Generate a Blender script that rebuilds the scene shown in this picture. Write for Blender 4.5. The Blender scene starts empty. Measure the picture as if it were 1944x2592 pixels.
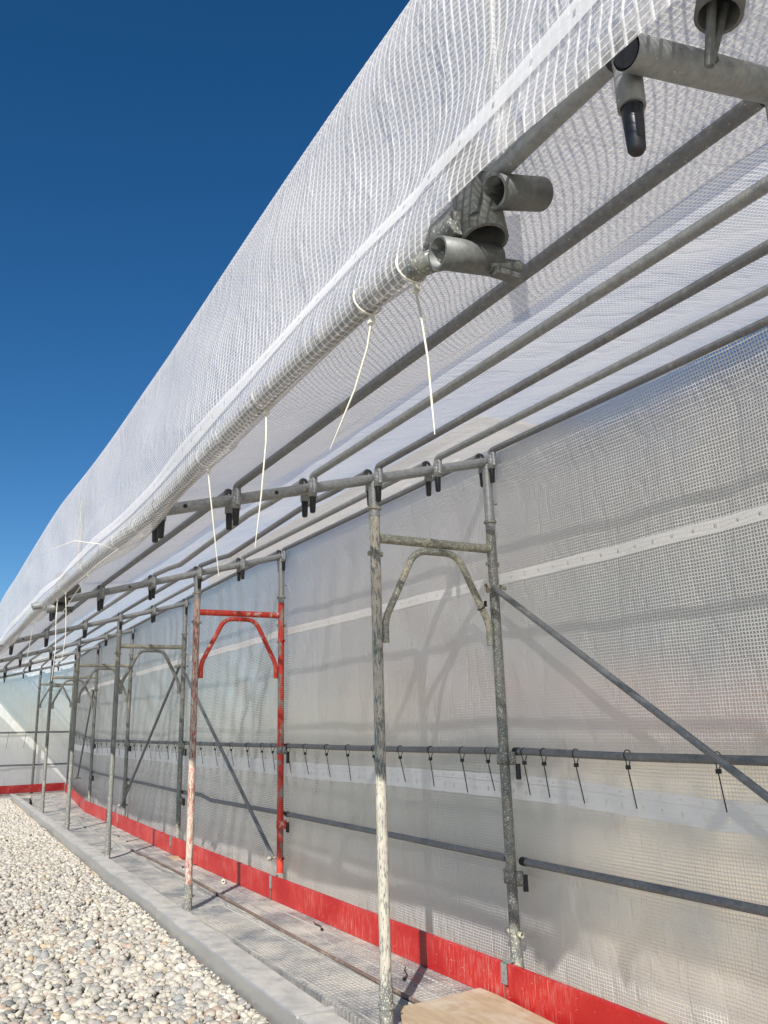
import bpy, math, random
import numpy as np
from mathutils import Vector, Matrix
random.seed(7); RNG = np.random.default_rng(7)
S = bpy.context.scene
C = S.collection
# World axes: X = across the walkway (outwards), Y = along the walkway, Z = up. Metres. Walkway frame 1 inner post = (0,0).

# ------------------------------------------------------------------ camera
cam_d = bpy.data.cameras.new('camera'); cam = bpy.data.objects.new('camera', cam_d); C.objects.link(cam); S.camera = cam
cam_d.sensor_fit = 'VERTICAL'; cam_d.sensor_height = 24.0; cam_d.lens = 2067.08 / 2592 * 24.0
cam_d.clip_start = 0.02; cam_d.clip_end = 3000
HEAD = math.radians(29.6); PIT = math.radians(14.4713); ROL = math.radians(1.566)
fh = Vector((math.sin(HEAD), math.cos(HEAD), 0)); rt = Vector((math.cos(HEAD), -math.sin(HEAD), 0)); zz = Vector((0, 0, 1))
fwd = fh * math.cos(PIT) + zz * math.sin(PIT); upv = -fh * math.sin(PIT) + zz * math.cos(PIT)
ix = rt * math.cos(ROL) - upv * math.sin(ROL); iy = rt * math.sin(ROL) + upv * math.cos(ROL)
M = Matrix((ix, iy, -fwd)).transposed().to_4x4(); M.translation = Vector((-1.7857, -3.2345, 1.1695))
cam.matrix_world = M

# ------------------------------------------------------------------ sky, sun, exposure
SUN_EL = math.radians(33.5); SUN_DIR = Vector((0.66, 0.75, 0)).normalized() * math.cos(SUN_EL) + Vector((0, 0, -math.sin(SUN_EL)))  # way the light travels
W_ = bpy.data.worlds.new('World'); S.world = W_; W_.use_nodes = True
wn = W_.node_tree.nodes; wl = W_.node_tree.links; wn.clear()
sky = wn.new('ShaderNodeTexSky'); sky.sky_type = 'NISHITA'; sky.sun_disc = False
sky.sun_elevation = SUN_EL
sky.sun_rotation = math.atan2(-SUN_DIR.x, -SUN_DIR.y)
sky.altitude = 1500; sky.air_density = 1.0; sky.dust_density = 0.15; sky.ozone_density = 2.6
bg = wn.new('ShaderNodeBackground'); bg.inputs[1].default_value = 0.070
hs = wn.new('ShaderNodeHueSaturation'); hs.inputs['Saturation'].default_value = 1.31
wo = wn.new('ShaderNodeOutputWorld'); wl.new(sky.outputs[0], hs.inputs['Color']); wl.new(hs.outputs[0], bg.inputs[0]); wl.new(bg.outputs[0], wo.inputs[0])
sd = bpy.data.lights.new('sun', 'SUN'); sd.energy = 4.9; sd.angle = math.radians(0.53); sd.color = (1, 0.955, 0.89)
sun = bpy.data.objects.new('sun', sd); C.objects.link(sun); sun.rotation_euler = SUN_DIR.to_track_quat('-Z', 'Y').to_euler()
S.view_settings.view_transform = 'Standard'; S.view_settings.look = 'None'
S.view_settings.gamma = 1; S.view_settings.exposure = 0.56; S.view_settings.use_curve_mapping = False
S.render.engine = 'CYCLES'
S.cycles.transparent_max_bounces = 32; S.cycles.max_bounces = 10; S.cycles.diffuse_bounces = 4
S.cycles.transmission_bounces = 8

# ------------------------------------------------------------------ node helpers
class NT:
    def __init__(s, name):
        s.m = bpy.data.materials.new(name); s.m.use_nodes = True; s.t = s.m.node_tree; s.t.nodes.clear()
        s.out = s.n('ShaderNodeOutputMaterial')
    def n(s, ty, **kw):
        x = s.t.nodes.new(ty)
        for k, v in kw.items():
            setattr(x, k, v)
        return x
    def l(s, a, b): s.t.links.new(a, b)
    def val(s, sock, v):
        if hasattr(v, 'is_output') or isinstance(v, bpy.types.NodeSocket): s.l(v, sock)
        else: sock.default_value = v
    def math(s, op, a, b=0.0, c=None, clamp=False):
        x = s.n('ShaderNodeMath', operation=op, use_clamp=clamp); s.val(x.inputs[0], a); s.val(x.inputs[1], b)
        if c is not None: s.val(x.inputs[2], c)
        return x.outputs[0]
    def mixc(s, f, a, b, mode='MIX'):
        x = s.n('ShaderNodeMix', data_type='RGBA', blend_type=mode); s.val(x.inputs[0], f); s.val(x.inputs[6], a); s.val(x.inputs[7], b)
        return x.outputs[2]
    def noise(s, vec, scale, detail=4, rough=0.6, out=0):
        x = s.n('ShaderNodeTexNoise'); s.l(vec, x.inputs['Vector']); x.inputs['Scale'].default_value = scale
        x.inputs['Detail'].default_value = detail; x.inputs['Roughness'].default_value = rough
        return x.outputs[out]
    def ramp(s, v, lo, hi, a=0.0, b=1.0):
        x = s.n('ShaderNodeMapRange'); s.val(x.inputs[0], v)
        for i, q in enumerate((lo, hi, a, b)): x.inputs[i + 1].default_value = q
        return x.outputs[0]
    def coords(s, kind='Object', scale=(1, 1, 1), rnd=True):
        tc = s.n('ShaderNodeTexCoord'); mp = s.n('ShaderNodeMapping'); mp.inputs['Scale'].default_value = scale
        s.l(tc.outputs[kind], mp.inputs['Vector'])
        if rnd:
            oi = s.n('ShaderNodeObjectInfo'); mu = s.math('MULTIPLY', oi.outputs['Random'], 37.0)
            cb = s.n('ShaderNodeCombineXYZ'); s.l(mu, cb.inputs[0]); s.l(mu, cb.inputs[2]); s.l(cb.outputs[0], mp.inputs['Location'])
        return mp.outputs[0]
    def bump(s, h, strength=0.3, dist=0.01):
        x = s.n('ShaderNodeBump'); x.inputs['Strength'].default_value = strength; x.inputs['Distance'].default_value = dist; s.l(h, x.inputs['Height'])
        return x.outputs[0]
    def pbsdf(s, col, rough=0.5, metal=0.0, normal=None, spec=0.5):
        p = s.n('ShaderNodeBsdfPrincipled'); s.val(p.inputs['Base Color'], col); s.val(p.inputs['Roughness'], rough); s.val(p.inputs['Metallic'], metal)
        p.inputs['Specular IOR Level'].default_value = spec
        if normal is not None: s.l(normal, p.inputs['Normal'])
        s.l(p.outputs[0], s.out.inputs[0]); return p

def c4(*a): return (a[0], a[1], a[2], 1.0)

def mat_galv(name, base, dirt, amount=0.35, fleck=0.1, metal=0.55, scale=1.0, stretch=1.0):
    k = NT(name); v = k.coords('Object', (1, 1, stretch))
    n1 = k.noise(v, 9 * scale, 5, 0.65); n2 = k.noise(v, 60 * scale, 4, 0.7); n3 = k.noise(v, 170 * scale, 2, 0.5)
    b = k.mixc(k.ramp(n2, 0.3, 0.7), c4(*[q * 0.75 for q in base]), c4(*[min(1, q * 1.25) for q in base]))
    f = k.ramp(n1, 0.62 - amount * 0.5, 0.78 - amount * 0.5)
    f2 = k.math('MULTIPLY', f, k.ramp(n2, 0.35, 0.6), clamp=True)
    c = k.mixc(f2, b, c4(*dirt))
    fl = k.ramp(n3, 0.72 - fleck, 0.76 - fleck)
    c = k.mixc(k.math('MULTIPLY', fl, 0.85), c, c4(0.62, 0.6, 0.53))
    mt = k.math('MULTIPLY', k.math('SUBTRACT', 1.0, k.math('MAXIMUM', f2, fl), clamp=True), metal)
    rg = k.ramp(n2, 0.2, 0.8, 0.42, 0.68)
    k.pbsdf(c, rg, mt, k.bump(n2, 0.25, 0.002)); return k.m

def mat_flaky(name, under, paint, cover, streak=(30, 30, 6), paint2=None, thr2=0.55):
    k = NT(name); v = k.coords('Object', (1, 1, 1)); vs = k.coords('Object', tuple(q / 10 for q in streak))
    n1 = k.noise(vs, 28, 6, 0.72); n2 = k.noise(v, 5, 3, 0.5)
    s = k.math('ADD', n1, k.math('MULTIPLY', k.math('SUBTRACT', n2, 0.5), 0.45))
    f = k.ramp(s, 0.5 - cover - 0.02, 0.5 - cover + 0.03)
    u = k.mixc(k.ramp(k.noise(v, 80), 0.3, 0.7), c4(*[q * 0.7 for q in under]), c4(*[q * 1.3 for q in under]))
    p = k.mixc(k.ramp(k.noise(v, 14), 0.35, 0.65), c4(*[q * 0.82 for q in paint]), c4(*paint))
    if paint2:
        p = k.mixc(k.ramp(k.noise(vs, 17, 5, 0.7), thr2 - 0.04, thr2 + 0.04), p, c4(*paint2))
    c = k.mixc(f, u, p)
    k.pbsdf(c, 0.62, 0.0, k.bump(k.math('ADD', f, n1), 0.5, 0.0015), 0.35); return k.m

def mat_plain(name, col, rough=0.5, metal=0.0, var=0.15, sc=30, bump=0.15, spec=0.5):
    k = NT(name); v = k.coords('Object'); n = k.noise(v, sc)
    c = k.mixc(n, c4(*[q * (1 - var) for q in col]), c4(*[min(1, q * (1 + var)) for q in col]))
    k.pbsdf(c, rough, metal, k.bump(n, bump, 0.002), spec); return k.m

MT = {}
MT['galv'] = mat_galv('galvanised_steel', (0.29, 0.30, 0.295), (0.36, 0.34, 0.28), 0.12, 0.0, 0.45)
MT['galv_dark'] = mat_galv('weathered_rail_steel', (0.185, 0.19, 0.195), (0.30, 0.28, 0.24), 0.12, 0.02, 0.35)
MT['grey_post'] = mat_galv('dirty_grey_tube', (0.155, 0.16, 0.145), (0.38, 0.35, 0.26), 0.2, 0.12, 0.2)
MT['cross'] = mat_galv('mortar_spattered_tube', (0.20, 0.20, 0.16), (0.46, 0.42, 0.31), 0.35, 0.12, 0.1)
MT['cream'] = mat_flaky('flaking_cream_paint', (0.16, 0.17, 0.165), (0.47, 0.44, 0.36), 0.015, (52, 52, 12))
MT['pinkpost'] = mat_flaky('flaked_red_and_cream', (0.30, 0.10, 0.08), (0.50, 0.43, 0.35), 0.05, (34, 34, 8), (0.45, 0.10, 0.08), 0.60)
MT['redpost'] = mat_flaky('worn_red_paint', (0.22, 0.21, 0.18), (0.55, 0.05, 0.03), 0.035, (8, 8, 2.5), (0.50, 0.42, 0.33), 0.66)
MT['redtube'] = mat_flaky('worn_red_tube', (0.25, 0.23, 0.19), (0.55, 0.05, 0.03), 0.14, (14, 14, 9), (0.52, 0.42, 0.34), 0.60)
MT['rubber'] = mat_plain('black_plastic', (0.012, 0.012, 0.014), 0.35, 0, 0.3, 60, 0.1)
MT['tie_black'] = mat_plain('black_nylon', (0.01, 0.01, 0.012), 0.4, 0, 0.2)
MT['tie_white'] = mat_plain('natural_nylon', (0.70, 0.67, 0.56), 0.35, 0, 0.05)
MT['cast'] = mat_galv('cast_steel_fitting', (0.15, 0.155, 0.145), (0.24, 0.225, 0.18), 0.12, -0.02, 0.35, 1.5)
MT['rust'] = mat_galv('rusty_steel', (0.15, 0.10, 0.08), (0.35, 0.27, 0.2), 0.2, 0.0, 0.1)
MT['wood'] = None

def mat_toe():
    k = NT('scuffed_red_board'); v = k.coords('Object'); vs = k.coords('Object', (1, 0.25, 1)); vv = k.coords('Object', (1, 5, .5))
    big = k.noise(v, 3.0, 3); st = k.noise(vv, 22, 6, 0.75); fine = k.noise(vs, 90, 4, 0.7)
    c = k.mixc(k.ramp(big, 0.35, 0.65), c4(0.34, 0.010, 0.010), c4(0.45, 0.020, 0.016))
    sc = k.math('MULTIPLY', k.ramp(big, 0.42, 0.62), k.ramp(st, 0.50, 0.68), clamp=True)
    c = k.mixc(k.math('MULTIPLY', sc, 0.55), c, c4(0.55, 0.40, 0.34))
    c = k.mixc(k.math('MULTIPLY', k.ramp(fine, 0.66, 0.72), 0.7), c, c4(0.6, 0.5, 0.42))
    k.pbsdf(c, k.ramp(fine, 0.3, 0.7, 0.32, 0.55), 0, k.bump(st, 0.2, 0.002)); return k.m
MT['toe'] = mat_toe()

def mat_deck():
    k = NT('dusty_embossed_steel'); tc = k.n('ShaderNodeTexCoord'); v = k.coords('Object', rnd=True)
    vo = k.n('ShaderNodeTexVoronoi'); mp = k.n('ShaderNodeMapping'); mp.inputs['Scale'].default_value = (1.0, 0.62, 0.001); k.l(tc.outputs['Object'], mp.inputs[0]); k.l(mp.outputs[0], vo.inputs['Vector'])
    vo.inputs['Scale'].default_value = 46; vo.inputs['Randomness'].default_value = 0.15
    bumpy = k.ramp(vo.outputs['Distance'], 0.18, 0.42, 1, 0)
    n1 = k.noise(v, 2.6, 5, 0.65); n2 = k.noise(v, 45, 4, 0.7)
    dust = k.math('ADD', k.ramp(n1, 0.34, 0.62), k.math('MULTIPLY', k.math('SUBTRACT', n2, 0.5), 1.4), clamp=True)
    c = k.mixc(dust, c4(0.20, 0.215, 0.23), c4(0.43, 0.40, 0.35))
    c = k.mixc(k.math('MULTIPLY', bumpy, 0.30), c, c4(0.56, 0.55, 0.51))
    h = k.math('ADD', bumpy, k.math('MULTIPLY', n2, 0.35))
    k.pbsdf(c, k.ramp(dust, 0, 1, 0.45, 0.8), k.math('MULTIPLY', k.math('SUBTRACT', 1.0, dust), 0.4), k.bump(h, 0.7, 0.004)); return k.m
MT['deck'] = mat_deck()

def mat_cap():
    k = NT('zinc_sheet_capping'); v = k.coords('Object', (1, .35, 1)); v2 = k.coords('Object')
    n1 = k.noise(v, 3, 4, 0.6); n2 = k.noise(v2, 70, 3, 0.6)
    c = k.mixc(k.ramp(n1, 0.3, 0.7), c4(0.36, 0.36, 0.355), c4(0.47, 0.465, 0.45))
    geo = k.n('ShaderNodeNewGeometry'); sp = k.n('ShaderNodeSeparateXYZ'); k.l(geo.outputs['Normal'], sp.inputs[0])
    up = k.math('MULTIPLY', k.ramp(sp.outputs[2], 0.6, 0.95), k.ramp(k.noise(v2, 9, 6, 0.7), 0.2, 0.62), clamp=True)   # dust lies on the top face
    c = k.mixc(k.math('MULTIPLY', up, 0.65), c, c4(0.52, 0.49, 0.43))
    k.pbsdf(c, k.ramp(up, 0, 1, 0.38, 0.8), k.math('MULTIPLY', k.math('SUBTRACT', 1.0, up), 0.55), k.bump(k.math('ADD', n1, k.math('MULTIPLY', n2, 0.15)), 0.25, 0.01)); return k.m
MT['cap'] = mat_cap()

def mat_ply(name='bare_plywood', a=(0.50, 0.40, 0.28), b=(0.62, 0.52, 0.38)):
    k = NT(name); v = k.coords('Object', (6, 1, 6)); n = k.noise(v, 6, 6, 0.7); v2 = k.coords('Object'); n2 = k.noise(v2, 5, 3)
    c = k.mixc(k.ramp(n, 0.3, 0.7), c4(*a), c4(*b)); c = k.mixc(k.math('MULTIPLY', k.ramp(n2, 0.5, 0.7), 0.5), c, c4(0.55, 0.5, 0.43))
    k.pbsdf(c, 0.75, 0, k.bump(n, 0.4, 0.002), 0.2); return k.m
MT['wood'] = mat_ply('bare_plywood', (0.33, 0.24, 0.155), (0.46, 0.36, 0.25)); MT['wood_old'] = mat_ply('weathered_board', (0.26, 0.21, 0.15), (0.42, 0.37, 0.29))

def mat_net(name, pu=0.0125, pv=0.0125, wu=0.26, wv=0.22, film=0.30, tint=(0.82, 0.83, 0.85), blur=0.0):
    """woven, laminated scaffold net: opaque-ish ribbons in both directions and a thin milky film between; UV in metres"""
    k = NT(name); uv = k.n('ShaderNodeUVMap'); sp = k.n('ShaderNodeSeparateXYZ'); k.l(uv.outputs[0], sp.inputs[0])
    tc = k.n('ShaderNodeTexCoord')
    wob = k.noise(uv.outputs[0], 6, 2, 0.5)
    wo2 = k.math('MULTIPLY', k.math('SUBTRACT', wob, 0.5), 0.55)
    def lines(sock, w, p):
        x = k.math('FRACT', k.math('ADD', k.math('DIVIDE', sock, p), wo2))
        d = k.math('ABSOLUTE', k.math('SUBTRACT', x, 0.5))
        return k.ramp(d, w * 0.5 + 0.04, w * 0.5 - 0.04), d
    lu, du = lines(sp.outputs[0], wu, pu); lv, dv = lines(sp.outputs[1], wv, pv)
    m = k.math('MAXIMUM', lu, lv)
    h = k.math('ADD', k.ramp(du, wu * .5, 0, 0, 1), k.ramp(dv, wv * .5, 0, 0, 1))
    wr0 = k.noise(uv.outputs[0], 26, 4, 0.6)
    mpc = k.n('ShaderNodeMapping'); mpc.inputs['Scale'].default_value = (3.2, 1.1, 1); mpc.inputs['Rotation'].default_value = (0, 0, 0.35); k.l(uv.outputs[0], mpc.inputs[0])
    cr = k.noise(mpc.outputs[0], 1.6, 5, 0.55); cr = k.math('ABSOLUTE', k.math('SUBTRACT', cr, 0.5)); wr = k.math('ADD', wr0, k.ramp(cr, 0.0, 0.06, 2.2, 0.0))
    nb = k.n('ShaderNodeBump'); nb.inputs['Strength'].default_value = 0.45; nb.inputs['Distance'].default_value = 0.002
    k.l(k.math('ADD', h, k.math('MULTIPLY', wr, 3.0)), nb.inputs['Height'])
    di = k.n('ShaderNodeBsdfDiffuse'); di.inputs[0].default_value = c4(*tint); k.l(nb.outputs[0], di.inputs['Normal'])
    tr = k.n('ShaderNodeBsdfTranslucent'); tr.inputs[0].default_value = c4(*[q * 0.95 for q in tint]); k.l(nb.outputs[0], tr.inputs['Normal'])
    gl = k.n('ShaderNodeBsdfGlossy'); gl.inputs[0].default_value = (1, 1, 1, 1); gl.inputs['Roughness'].default_value = 0.28; k.l(nb.outputs[0], gl.inputs['Normal'])
    mx = k.n('ShaderNodeMixShader'); mx.inputs[0].default_value = 0.45; k.l(di.outputs[0], mx.inputs[1]); k.l(tr.outputs[0], mx.inputs[2])
    lw = k.n('ShaderNodeLayerWeight'); lw.inputs[0].default_value = 0.35
    mg = k.n('ShaderNodeMixShader'); k.l(k.ramp(lw.outputs['Fresnel'], 0, 1, 0.05, 0.35), mg.inputs[0]); k.l(mx.outputs[0], mg.inputs[1]); k.l(gl.outputs[0], mg.inputs[2])
    tp = k.n('ShaderNodeBsdfTransparent'); tp.inputs[0].default_value = (0.93, 0.93, 0.95, 1)
    dirt = k.noise(uv.outputs[0], 1.7, 4, 0.6)
    fa = k.ramp(dirt, 0.3, 0.7, film * 0.75, film * 1.25)
    a = k.math('MAXIMUM', k.math('MULTIPLY', m, 0.93), fa)
    clear = tp.outputs[0]
    if blur:      # milky film: what lies behind is seen diffused
        rf = k.n('ShaderNodeBsdfRefraction'); rf.distribution = 'GGX'; rf.inputs['IOR'].default_value = 1.07; rf.inputs['Roughness'].default_value = 0.55; rf.inputs[0].default_value = (0.97, 0.97, 0.98, 1)
        bm = k.n('ShaderNodeMixShader'); bm.inputs[0].default_value = blur; k.l(tp.outputs[0], bm.inputs[1]); k.l(rf.outputs[0], bm.inputs[2]); clear = bm.outputs[0]
    fs = k.n('ShaderNodeMixShader'); k.l(a, fs.inputs[0]); k.l(clear, fs.inputs[1]); k.l(mg.outputs[0], fs.inputs[2])
    k.l(fs.outputs[0], k.out.inputs[0]); return k.m
MT['net_up'] = mat_net('hemmed_reinforced_net', 0.0225, 0.013, 0.30, 0.19, 0.36, (0.95, 0.93, 0.91))
MT['net_roof'] = mat_net('roof_net', 0.0125, 0.0135, 0.29, 0.29, 0.52, (0.94, 0.92, 0.89))
MT['net_wall'] = mat_net('wall_net', 0.0135, 0.0135, 0.36, 0.33, 0.09, (0.95, 0.93, 0.90), 0.98)
MT['net_end'] = mat_net('end_net', 0.0125, 0.0125, 0.24, 0.24, 0.5, (0.9, 0.885, 0.87), 0.9)

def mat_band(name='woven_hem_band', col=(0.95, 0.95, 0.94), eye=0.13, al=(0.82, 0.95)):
    k = NT(name); uv = k.n('ShaderNodeUVMap'); sp = k.n('ShaderNodeSeparateXYZ'); k.l(uv.outputs[0], sp.inputs[0])
    def sq(sock, p, w):
        x = k.math('FRACT', k.math('DIVIDE', sock, p)); return k.ramp(k.math('ABSOLUTE', k.math('SUBTRACT', x, 0.5)), w * 0.5, w * 0.5 - 0.01)
    ey = k.math('MULTIPLY', sq(sp.outputs[0], 0.1, eye), k.ramp(k.math('ABSOLUTE', k.math('SUBTRACT', sp.outputs[1], 0.5)), 0.15, 0.13), clamp=True)
    wv = k.noise(uv.outputs[0], 3, 2)
    di = k.n('ShaderNodeBsdfDiffuse'); di.inputs[0].default_value = c4(*col); tr = k.n('ShaderNodeBsdfTranslucent'); tr.inputs[0].default_value = c4(*col)
    gl = k.n('ShaderNodeBsdfGlossy'); gl.inputs['Roughness'].default_value = 0.3
    mx = k.n('ShaderNodeMixShader'); mx.inputs[0].default_value = 0.42; k.l(di.outputs[0], mx.inputs[1]); k.l(tr.outputs[0], mx.inputs[2])
    mg = k.n('ShaderNodeMixShader'); mg.inputs[0].default_value = 0.06; k.l(mx.outputs[0], mg.inputs[1]); k.l(gl.outputs[0], mg.inputs[2])
    tp = k.n('ShaderNodeBsdfTransparent'); fs = k.n('ShaderNodeMixShader')
    a = k.math('SUBTRACT', k.ramp(wv, 0.3, 0.7, *al), k.math('MULTIPLY', ey, 0.75), clamp=True)
    k.l(a, fs.inputs[0]); k.l(tp.outputs[0], fs.inputs[1]); k.l(mg.outputs[0], fs.inputs[2]); k.l(fs.outputs[0], k.out.inputs[0]); return k.m
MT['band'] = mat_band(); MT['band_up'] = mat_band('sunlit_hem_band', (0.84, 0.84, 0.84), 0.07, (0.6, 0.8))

def mat_pebble():
    k = NT('pebble_stone'); at = k.n('ShaderNodeAttribute'); at.attribute_name = 'tone'; v = k.coords('Object', rnd=False)
    n = k.noise(v, 160, 4, 0.65); c = k.mixc(k.ramp(n, 0.35, 0.65), (0.80, 0.80, 0.80, 1), (1.1, 1.1, 1.1, 1)); c = k.mixc(1.0, at.outputs['Color'], c, 'MULTIPLY')
    k.pbsdf(c, 0.75, 0, k.bump(n, 0.3, 0.002), 0.3); return k.m
MT['pebble'] = mat_pebble()

# ------------------------------------------------------------------ mesh helpers
class MB:
    def __init__(s): s.v = []; s.f = []; s.sm = []
    def add(s, vs, fs, smooth=False):
        o = len(s.v); s.v += [tuple(q) for q in vs]; s.f += [tuple(i + o for i in f) for f in fs]; s.sm += [smooth] * len(fs); return s
    def box(s, lo, hi, M=None):
        vs = [Vector((x, y, z)) for z in (lo[2], hi[2]) for y in (lo[1], hi[1]) for x in (lo[0], hi[0])]
        if M: vs = [M @ q for q in vs]
        return s.add(vs, [(0, 2, 3, 1), (4, 5, 7, 6), (0, 1, 5, 4), (2, 6, 7, 3), (0, 4, 6, 2), (1, 3, 7, 5)])
    def beam(s, a, b, w, h, up=(0, 0, 1)):
        a = Vector(a); b = Vector(b); d = (b - a); L = d.length; d.normalize(); x = d.cross(Vector(up)).normalized(); u = x.cross(d)
        M_ = Matrix((x, d, u)).transposed().to_4x4(); M_.translation = a
        return s.box((-w / 2, 0, -h / 2), (w / 2, L, h / 2), M_)
    def tube(s, pts, r, n=16, caps=True, radii=None):
        pts = [Vector(p) for p in pts]; rings = []
        t0 = (pts[1] - pts[0]).normalized(); ref = Vector((0, 0, 1)) if abs(t0.z) < 0.9 else Vector((1, 0, 0))
        x = t0.cross(ref).normalized()
        vs = []
        for i, p in enumerate(pts):
            if i == 0: t = pts[1] - pts[0]
            elif i == len(pts) - 1: t = pts[-1] - pts[-2]
            else: t = (pts[i + 1] - p).normalized() + (p - pts[i - 1]).normalized()
            t.normalize(); x = (x - t * x.dot(t)).normalized(); y = t.cross(x)
            rr = radii[i] if radii else r
            if 0 < i < len(pts) - 1:
                c_ = max(0.5, (pts[i + 1] - p).normalized().dot(t)); 
            for k in range(n):
                a = 2 * math.pi * k / n; vs.append(p + (x * math.cos(a) + y * math.sin(a)) * rr)
        fs = []
        for i in range(len(pts) - 1):
            for k in range(n):
                a = i * n + k; b = i * n + (k + 1) % n; fs.append((a, b, b + n, a + n))
        s.add(vs, fs, True)
        if caps: s.add(vs[:n], [tuple(reversed(range(n)))]); s.add(vs[-n:], [tuple(range(n))])
        return s
    def pipe(s, a, b, r, wall=0.004, n=20):   # hollow, open ends
        a = Vector(a); b = Vector(b); d = (b - a).normalized(); ref = Vector((0, 0, 1)) if abs(d.z) < 0.9 else Vector((1, 0, 0))
        x = d.cross(ref).normalized(); y = d.cross(x); vs = []
        for p, rr in ((a, r), (b, r), (b, r - wall), (a, r - wall)):
            for k in range(n):
                t = 2 * math.pi * k / n; vs.append(p + (x * math.cos(t) + y * math.sin(t)) * rr)
        for i in range(4):
            o = i * n; q = ((i + 1) % 4) * n
            s.add([], []) 
        fs = [[], []]
        for i in range(4):
            for k in range(n):
                k2 = (k + 1) % n; f = (i * n + k, ((i + 1) % 4) * n + k, ((i + 1) % 4) * n + k2, i * n + k2); fs[i % 2].append(f)
        o = len(s.v); s.v += [tuple(q) for q in vs]
        s.f += [tuple(i + o for i in f) for f in fs[0] + fs[1]]; s.sm += [True] * len(fs[0]) + [False] * len(fs[1])
        return s
    def build(s, name, mat, parent=None, origin=None, edge_split=False):
        me = bpy.data.meshes.new(name); vs = s.v
        if origin is not None:
            o_ = Vector(origin); vs = [tuple(Vector(q) - o_) for q in vs]
        me.from_pydata(vs, [], s.f); me.polygons.foreach_set('use_smooth', s.sm); me.materials.append(mat); me.update()
        ob = bpy.data.objects.new(name, me); C.objects.link(ob)
        if origin is not None: ob.location = origin
        if parent is not None: ob.parent = parent
        return ob

def tag(o, label=None, cat=None, group=None, kind=None):
    if label: o['label'] = label
    if cat: o['category'] = cat
    if group: o['group'] = group
    if kind: o['kind'] = kind
    return o
def thing(name, label, cat, loc=(0, 0, 0), group=None):
    o = bpy.data.objects.new(name, None); C.objects.link(o); o.location = loc; o.empty_display_size = 0.1
    return tag(o, label, cat, group)
def P(o, w): return tuple(Vector(w) - o.location)      # world -> local of an unrotated thing

def arcpts(a, b, c, r, n=5):
    """replace corner b of a-b-c by a round bend"""
    a, b, c = Vector(a), Vector(b), Vector(c); u = (a - b).normalized(); w = (c - b).normalized()
    p0 = b + u * r; p2 = b + w * r
    return [(1 - t) ** 2 * p0 + 2 * t * (1 - t) * b + t * t * p2 for t in [i / n for i in range(n + 1)]]

# ------------------------------------------------------------------ scaffold layout
WID = 0.672
class Fr: pass
FR = []
def addf(n0, s0, deg, ztop0, slope, uend, lift=0.0):
    f = Fr(); f.o = Vector((n0, s0, 0)); f.d = Vector((math.cos(math.radians(deg)), math.sin(math.radians(deg)), 0)); f.z0 = ztop0; f.sl = slope; f.ue = uend; f.lift = lift
    f.y = Vector((-f.d.y, f.d.x, 0)); FR.append(f)
def fp(f, u, z, v=0.0): return f.o + f.d * u + f.y * v + Vector((0, 0, z))
def topz(f, u): return f.z0 + f.sl * u
addf(0.00, -2.62, 0, 2.27, 0.235, -1.05)
addf(0.00, 0.00, 0.5, 2.285, 0.262, -1.02)
addf(-0.03, 2.70, 0.5, 2.29, 0.268, -1.13)
addf(-0.026, 5.42, -1.2, 2.285, 0.265, -1.13)
addf(0.02, 8.13, -3.5, 2.29, 0.262, -1.12)
addf(0.073, 10.84, -14, 2.31, 0.262, -1.12)
addf(0.47, 15.55, -1, 2.46, 0.232, -1.3, 0.14)
US = [(-1.0, -0.69, -0.336, 0.0, 0.336, 0.69)] * 7
FD = ['nearest frame at the top right corner', 'tall cream and grey frame nearest the camera', 'red painted frame', 'grey frame just behind the red one',
      'second grey frame behind the red one', 'third grey frame behind the red one', 'farthest frame by the end wall']
SH = ['the nearest frame, out of the right edge', 'the cream and grey frame', 'the red frame', 'the first grey frame past the red one',
      'the second grey frame past the red one', 'the third grey frame past the red one', 'the far corner frame']

# ------------------------------------------------------------------ ground, far surroundings seen blurred through the net
def sheet(name, x0, x1, y0, y1, z, mat, nx=2, ny=2, fn=None):
    vs = []; fs = []
    for j in range(ny):
        for i in range(nx):
            x = x0 + (x1 - x0) * i / (nx - 1); y = y0 + (y1 - y0) * j / (ny - 1); vs.append((x, y, z if fn is None else fn(x, y)))
    for j in range(ny - 1):
        for i in range(nx - 1):
            a = j * nx + i; fs.append((a, a + 1, a + nx + 1, a + nx))
    m = MB(); m.add(vs, fs, True); return m.build(name, mat)
tag(sheet('ground', -900, 900, -900, 900, -9.0, mat_plain('pale_street_ground', (0.40, 0.36, 0.28), 0.9, 0, 0.2, 0.3)), kind='structure')

wall_beige = mat_plain('beige_render', (0.60, 0.50, 0.34), 0.9, 0, 0.12, 1.5); wall_pink = mat_plain('pink_render', (0.30, 0.25, 0.22), 0.9, 0, 0.12, 1.5)
wall_grey = mat_plain('grey_render', (0.19, 0.18, 0.17), 0.9, 0, 0.12, 1.5)
glass_m = mat_plain('dark_window_glass', (0.03, 0.035, 0.04), 0.1, 0, 0.1, 3); shut_m = mat_plain('green_grey_shutter', (0.10, 0.13, 0.11), 0.6, 0, 0.1, 5)
tile_m = mat_plain('terracotta_roof', (0.20, 0.13, 0.10), 0.85, 0, 0.25, 6); leaf_m = mat_plain('tree_foliage', (0.05, 0.075, 0.03), 0.8, 0, 0.4, 3)
bark_m = mat_plain('tree_bark', (0.12, 0.09, 0.07), 0.9, 0, 0.3, 9); frame_m = mat_plain('pale_window_surround', (0.55, 0.52, 0.45), 0.7)
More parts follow.
